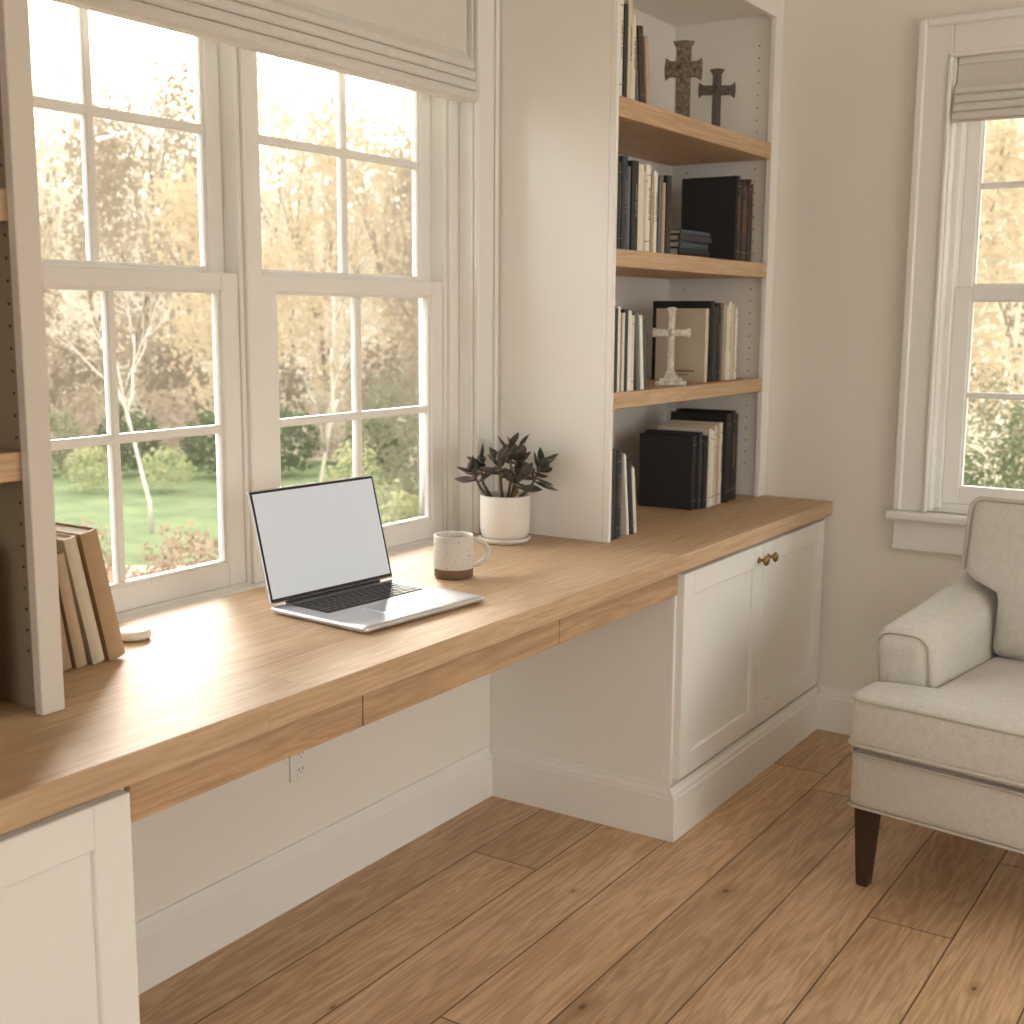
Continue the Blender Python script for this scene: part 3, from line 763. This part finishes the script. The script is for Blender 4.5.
for yy,rr_ in ((-.010,.0058),(.125,.0045)):
    pp=[]
    for cx,cz,a0 in ((CWX-.030,.402-.030,0),(-CWX+.030,.402-.030,90)):
        for i in range(7):
            a=rad(a0+15*i);pp.append((cx+.0305*math.cos(a),yy,cz+.0305*math.sin(a)))
    pp=[(CWX,yy,.21)]+pp+[(-CWX,yy,.21)]
    w.tube(pp,rr_,8,1,False,M=cm)
w.obj('back_cushion',[M_linen,M_linen2],parent=e)
def leg(x,y,k):
    w=MB();b=bmesh.new()
    t=.025;q=.015;T_=[(-t,-t),(t,-t),(t,t),(-t,t)]
    A=[b.verts.new((x+a*q/t+k[0]*.012,y+c*q/t+k[1]*.012,0)) for a,c in T_];B=[b.verts.new((x+a,y+c,.199)) for a,c in T_]
    for i in range(4): b.faces.new((A[i],A[(i+1)%4],B[(i+1)%4],B[i]))
    b.faces.new(A[::-1]);b.faces.new(B);bmesh.ops.recalc_face_normals(b,faces=b.faces[:])
    bmesh.ops.bevel(b,geom=b.edges[:],offset=.003,segments=2,affect='EDGES')
    w.bm(b);w.obj('leg',M_leg,parent=e,label='dark tapered wooden leg')
for x,y,k in ((-HW+.042,FY+.055,(0,-.3)),(HW-.042,FY+.055,(0,-.3)),(-HW+.045,BY-.12,(0,2.5)),(HW-.045,BY-.12,(0,2.5))): leg(x,y,k)

# ---------------------------------------------------------------- garden
GZ=-.5;PZ=GZ+.0065
m,nt,bs=nm('garden_soil');v=objc(nt)
nt.links.new(mixc(nt,ramp(nt,noise(nt,v,1.2,6),.35,.65),srgb(100,92,72),srgb(140,127,100)),bs.inputs['Base Color']);bs.inputs['Roughness'].default_value=1;M_soilg=m
m,nt,bs=nm('lawn_grass');v=objc(nt)
nt.links.new(mixc(nt,ramp(nt,noise(nt,v,3,6),.3,.7),srgb(82,96,54),srgb(112,122,76)),bs.inputs['Base Color']);bs.inputs['Roughness'].default_value=1
bump(nt,bs,noise(nt,v,60,3),1,.05);M_lawn=m
MB().box((-60,-30,GZ-.1),(-.15,60,GZ)).box((-.15,YF+.15,GZ-.1),(30,60,GZ)).obj('garden_ground',M_soilg,kind='structure')
pl=[(-8.0+4.1*math.cos(a/40*2*math.pi)*(1+.08*math.sin(a*.7)),8.7+3.4*math.sin(a/40*2*math.pi)*(1+.06*math.cos(a*.9))) for a in range(40)]
o=MB().extr(pl,'Z',GZ+.0005,GZ+.003).obj('lawn',M_lawn);o['kind']='stuff';o['label']='green grass lawn outside the windows';o['category']='lawn'
def leaves(n,cen,radv,size,up=.3,rnd=R,shell=.55,zmin=-99):
    w=MB()
    for i in range(n):
        d=Vector((rnd.gauss(0,1),rnd.gauss(0,1),rnd.gauss(0,1))).normalized()
        rr=shell+(1-shell)*rnd.random()**.5
        bumpf=1+.16*math.sin(d.x*7+cen[0]*3)*math.cos(d.y*6+d.z*5)
        p=Vector((cen[0]+d.x*radv[0]*rr*bumpf,cen[1]+d.y*radv[1]*rr*bumpf,cen[2]+d.z*radv[2]*rr*bumpf))
        if p.z<zmin+size*1.3: continue
        n1=(d+Vector((rnd.uniform(-1,1),rnd.uniform(-1,1),rnd.uniform(-1,1)))*.9).normalized()
        u=n1.orthogonal().normalized();a=rnd.random()*6.28;v_=n1.cross(u)
        uu=u*math.cos(a)+v_*math.sin(a);vv=n1.cross(uu)
        s=size*rnd.uniform(.6,1.3)
        k=len(w.v);w.v+= [p-uu*s,p+vv*s*.5,p+uu*s,p-vv*s*.5];w.f.append([k,k+1,k+2,k+3]);w.m.append(0);w.s.append(False)
    return w
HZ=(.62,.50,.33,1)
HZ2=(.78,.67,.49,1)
M_gold=leafmat('golden_autumn_leaves',srgb(168,146,110),srgb(204,184,144),haze_glow=.55,hc=HZ)
M_tan=leafmat('tan_autumn_leaves',srgb(128,113,92),srgb(170,153,124),haze_glow=.55,hc=(.42,.34,.24,1))
M_far=leafmat('far_hazy_leaves',srgb(186,170,138),srgb(210,196,164),haze_glow=.72,hc=HZ2)
M_brush=leafmat('brown_brush_leaves',srgb(102,91,74),srgb(146,132,108),haze_glow=.45,hc=(.29,.24,.17,1))
M_olive=leafmat('olive_leaves',srgb(94,94,70),srgb(138,135,102),haze_glow=.3,hc=(.30,.28,.19,1))
M_green=leafmat('green_shrub_leaves',srgb(58,68,46),srgb(94,104,70),3,haze_glow=.2,hc=(.24,.25,.16,1))
M_rust=leafmat('dry_brown_leaves',srgb(116,94,78),srgb(164,142,120),4,haze_glow=.1,hc=(.48,.38,.28,1))
M_yg=leafmat('yellow_green_leaves',srgb(118,124,80),srgb(172,170,124),4,haze_glow=.15,hc=(.48,.46,.30,1))
M_pink=leafmat('pale_blossom',srgb(160,148,132),srgb(204,195,180),5,haze_glow=.1)
M_bark=plain('grey_bark',srgb(132,118,100),.95,.15,nscale=12)
M_palebark=plain('pale_birch_bark',srgb(170,160,146),.9,.1,nscale=12)
def branchy(w,p,d,L,r,depth,rnd,up=.15):
    pts=[p];rs=[r];q=p.copy();dd=d.copy()
    for i in range(4):
        dd=(dd+Vector((rnd.uniform(-.18,.18),rnd.uniform(-.18,.18),up*.3))).normalized()
        q=q+dd*L/4;pts.append(q.copy());rs.append(r*(1-.12*(i+1)))
    w.tube(pts,rs,5)
    if depth>0:
        for k in range(rnd.choice([2,3,3])):
            az=rnd.random()*6.28;s=rnd.uniform(.35,.75)
            o=dd.orthogonal().normalized();o2=dd.cross(o)
            nd=(dd+(o*math.cos(az)+o2*math.sin(az))*s+Vector((0,0,up))).normalized()
            branchy(w,pts[rnd.choice([2,3,4])],nd,L*rnd.uniform(.6,.8),r*.55,depth-1,rnd,up)
def tree(x,y,h,mat,label,n=1400,rad_=1.9,depth=4,bark=None,seed=0,size=.13,r0=None,low=.16,up=.15):
    rnd=random.Random(seed)
    e=empty('tree',label,'tree',(x,y,PZ))
    w=MB();branchy(w,Vector((0,0,.01)),Vector((rnd.uniform(-.05,.05),rnd.uniform(-.05,.05),1)),h*.36,r0 or h*.009,depth,rnd,up)
    w.obj('trunk',bark or M_bark,parent=e)
    if n:
        w=MB()
        for k in range(7):
            a=rnd.random()*6.28;rr=rnd.uniform(0,rad_*.45);zc=h*(low+(1-low)*.78*(k+rnd.random())/7)
            q=leaves(n//7,(math.cos(a)*rr,math.sin(a)*rr,zc),(rad_*.55,rad_*.55,h*.14),size,rnd=rnd,shell=.1,zmin=0)
            k0=len(w.v);w.v+=q.v;w.f+=[[i+k0 for i in f] for f in q.f];w.m+=q.m;w.s+=q.s
        w.obj('foliage',mat,parent=e)
def dirpt(u,t):
    a=(u-512)/1239.7;F=.99
    return 1.912+t*(-.5472*F+.837*a),t*(.837*F+.5472*a)
k=0
LAY=[(17,(20,235,440),4.6),(20,(-60,120,330),5.8),(23.5,(30,205,400,520),7.0),(27,(-30,110,290,460),8.6),(31,(40,180,345,480),10.0)]
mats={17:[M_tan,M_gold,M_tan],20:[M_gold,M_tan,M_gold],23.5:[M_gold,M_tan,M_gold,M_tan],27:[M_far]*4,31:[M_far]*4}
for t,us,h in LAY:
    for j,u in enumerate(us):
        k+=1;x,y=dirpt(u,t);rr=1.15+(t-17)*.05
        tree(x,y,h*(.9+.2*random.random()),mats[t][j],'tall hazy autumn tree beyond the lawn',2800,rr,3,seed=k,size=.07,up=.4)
w=MB()
for i in range(24):
    u=-110+i*30;t=37+R.uniform(-1,1);x,y=dirpt(u,t)
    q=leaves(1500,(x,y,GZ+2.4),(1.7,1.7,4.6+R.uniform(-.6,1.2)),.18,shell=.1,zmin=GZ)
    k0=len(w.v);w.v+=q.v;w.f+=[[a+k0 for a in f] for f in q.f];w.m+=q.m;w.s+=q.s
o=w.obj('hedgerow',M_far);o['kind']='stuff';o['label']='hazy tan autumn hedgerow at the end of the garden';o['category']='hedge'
def brush(t,us,hh,mat,label,r=.6,n=800):
    for u in us:
        x,y=dirpt(u,t);rnd=random.Random(int(u*3+t*11))
        q=leaves(n,(0,0,hh*.42),(r,r,hh*.6),.065,rnd=rnd,shell=.2,zmin=0)
        o=q.obj('shrub',mat,loc=(x,y,PZ));o['label']=label;o['category']='shrub';o['group']='brush behind the lawn'
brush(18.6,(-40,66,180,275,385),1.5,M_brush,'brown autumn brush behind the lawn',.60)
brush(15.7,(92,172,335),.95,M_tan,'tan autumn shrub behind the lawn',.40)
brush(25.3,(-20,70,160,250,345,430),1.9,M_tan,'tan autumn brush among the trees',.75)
x,y=dirpt(150,10.5);tree(x,y,2.9,None,'small bare pale-barked ornamental tree by the lawn',0,depth=5,bark=M_palebark,seed=31,r0=.022)
x,y=dirpt(320,12);tree(x,y,3.0,None,'small bare pale-barked ornamental tree by the path',0,depth=4,bark=M_palebark,seed=33,r0=.022)
def sh(u,t,r,h,mat,label,n=900,size=.05):
    x,y=dirpt(u,t);rnd=random.Random(int(u*7+t*13))
    q=leaves(n,(0,0,h*.5),(r,r,h*.5),size,rnd=rnd,shell=.45,zmin=0)
    o=q.obj('shrub',mat,loc=(x,y,PZ));o['label']=label;o['category']='shrub';o['group']='garden shrubs'
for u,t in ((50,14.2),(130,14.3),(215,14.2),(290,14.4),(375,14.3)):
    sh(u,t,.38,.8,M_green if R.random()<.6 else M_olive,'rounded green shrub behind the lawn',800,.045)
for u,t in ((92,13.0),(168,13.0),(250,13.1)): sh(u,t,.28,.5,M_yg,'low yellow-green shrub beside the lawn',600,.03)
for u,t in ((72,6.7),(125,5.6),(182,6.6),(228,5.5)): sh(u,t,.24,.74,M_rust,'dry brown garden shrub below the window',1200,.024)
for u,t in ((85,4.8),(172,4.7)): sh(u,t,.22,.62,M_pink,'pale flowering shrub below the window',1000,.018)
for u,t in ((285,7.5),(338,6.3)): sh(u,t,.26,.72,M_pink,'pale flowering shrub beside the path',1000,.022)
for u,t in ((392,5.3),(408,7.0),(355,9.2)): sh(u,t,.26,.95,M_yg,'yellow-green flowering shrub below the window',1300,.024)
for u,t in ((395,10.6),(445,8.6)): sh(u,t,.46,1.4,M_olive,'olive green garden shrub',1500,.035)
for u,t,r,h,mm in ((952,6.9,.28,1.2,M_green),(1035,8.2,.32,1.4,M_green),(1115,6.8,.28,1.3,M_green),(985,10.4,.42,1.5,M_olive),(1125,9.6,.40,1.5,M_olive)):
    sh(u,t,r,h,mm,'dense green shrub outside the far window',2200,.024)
sh(1016,5.2,.27,1.18,M_green,'leafy green shrub beneath the far window',2600,.018)
sh(1072,6.3,.18,1.30,M_pink,'pale hydrangea outside the far window',900,.020)
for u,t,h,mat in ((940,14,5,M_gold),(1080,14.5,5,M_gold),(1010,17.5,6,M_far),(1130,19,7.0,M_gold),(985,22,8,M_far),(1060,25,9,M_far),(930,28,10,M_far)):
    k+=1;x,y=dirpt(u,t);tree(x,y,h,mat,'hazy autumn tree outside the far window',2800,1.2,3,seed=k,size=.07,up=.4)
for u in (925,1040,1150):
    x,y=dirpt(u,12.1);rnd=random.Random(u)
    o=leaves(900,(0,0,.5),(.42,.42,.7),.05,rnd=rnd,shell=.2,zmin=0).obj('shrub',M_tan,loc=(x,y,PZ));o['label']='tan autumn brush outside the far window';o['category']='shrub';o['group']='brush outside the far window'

# ---------------------------------------------------------------- light
wd=bpy.data.worlds.new('world');bpy.context.scene.world=wd;wd.use_nodes=True
nt=wd.node_tree;bg=nt.nodes['Background']
tc=N(nt,'ShaderNodeTexCoord');sp=N(nt,'ShaderNodeSeparateXYZ');nt.links.new(tc.outputs['Generated'],sp.inputs[0])
# golden mist low in the sunrise half of the sky, neutral overcast elsewhere
def dot(v):
    d=N(nt,'ShaderNodeVectorMath',operation='DOT_PRODUCT');nt.links.new(tc.outputs['Generated'],d.inputs[0]);d.inputs[1].default_value=Vector(v).normalized();return d.outputs['Value']
warmside=ramp(nt,dot((-.55,.83,0)),-.1,.45)
low=mixc(nt,warmside,(2.5,2.45,2.35,1),(.84,.71,.50,1))
mid=mixc(nt,warmside,(2.9,2.9,2.85,1),(1.7,1.58,1.32,1))
c=mixc(nt,ramp(nt,sp.outputs[2],.0,.20),low,mid)
c=mixc(nt,ramp(nt,sp.outputs[2],.18,.42),c,(4.3,4.45,4.55,1))
gl=mth(nt,'POWER',mth(nt,'MAXIMUM',dot((-.659,.80,.16)),0),30)
vm=N(nt,'ShaderNodeVectorMath',operation='SCALE');vm.inputs[0].default_value=(3.2,2.8,2.1);nt.links.new(gl,vm.inputs['Scale'])
ad=N(nt,'ShaderNodeVectorMath',operation='ADD');nt.links.new(c,ad.inputs[0]);nt.links.new(vm.outputs[0],ad.inputs[1])
nt.links.new(ad.outputs[0],bg.inputs[0]);bg.inputs[1].default_value=1.0
sd=bpy.data.lights.new('sun','SUN');sd.energy=3.6;sd.angle=rad(20);sd.color=(1,.93,.82)
so=bpy.data.objects.new('sun',sd);COL.objects.link(so);so.location=(-5,6,5)
so.rotation_euler=Vector((.66,-.66,-.42)).to_track_quat('-Z','Y').to_euler()

# ---------------------------------------------------------------- camera
cd=bpy.data.cameras.new('camera');cd.sensor_width=36;cd.lens=1239.7/1024*36;cd.clip_start=.05;cd.clip_end=300
co=bpy.data.objects.new('camera',cd);COL.objects.link(co)
th=rad(9.01);ps=rad(33.175);ro=rad(.371)
fw=Vector((-math.sin(ps)*math.cos(th),math.cos(ps)*math.cos(th),-math.sin(th)))
rt=Vector((math.cos(ps),math.sin(ps),0));up=rt.cross(fw)
r2=rt*math.cos(ro)+up*math.sin(ro);u2=-rt*math.sin(ro)+up*math.cos(ro)
mm=Matrix((r2,u2,-fw)).transposed().to_4x4();mm.translation=Vector((1.9124,0,1.36))
co.matrix_world=mm
cd.dof.use_dof=True;cd.dof.focus_distance=2.5;cd.dof.aperture_fstop=5.6
bpy.context.scene.camera=co
sc=bpy.context.scene
sc.view_settings.view_transform='Standard';sc.view_settings.exposure=.58
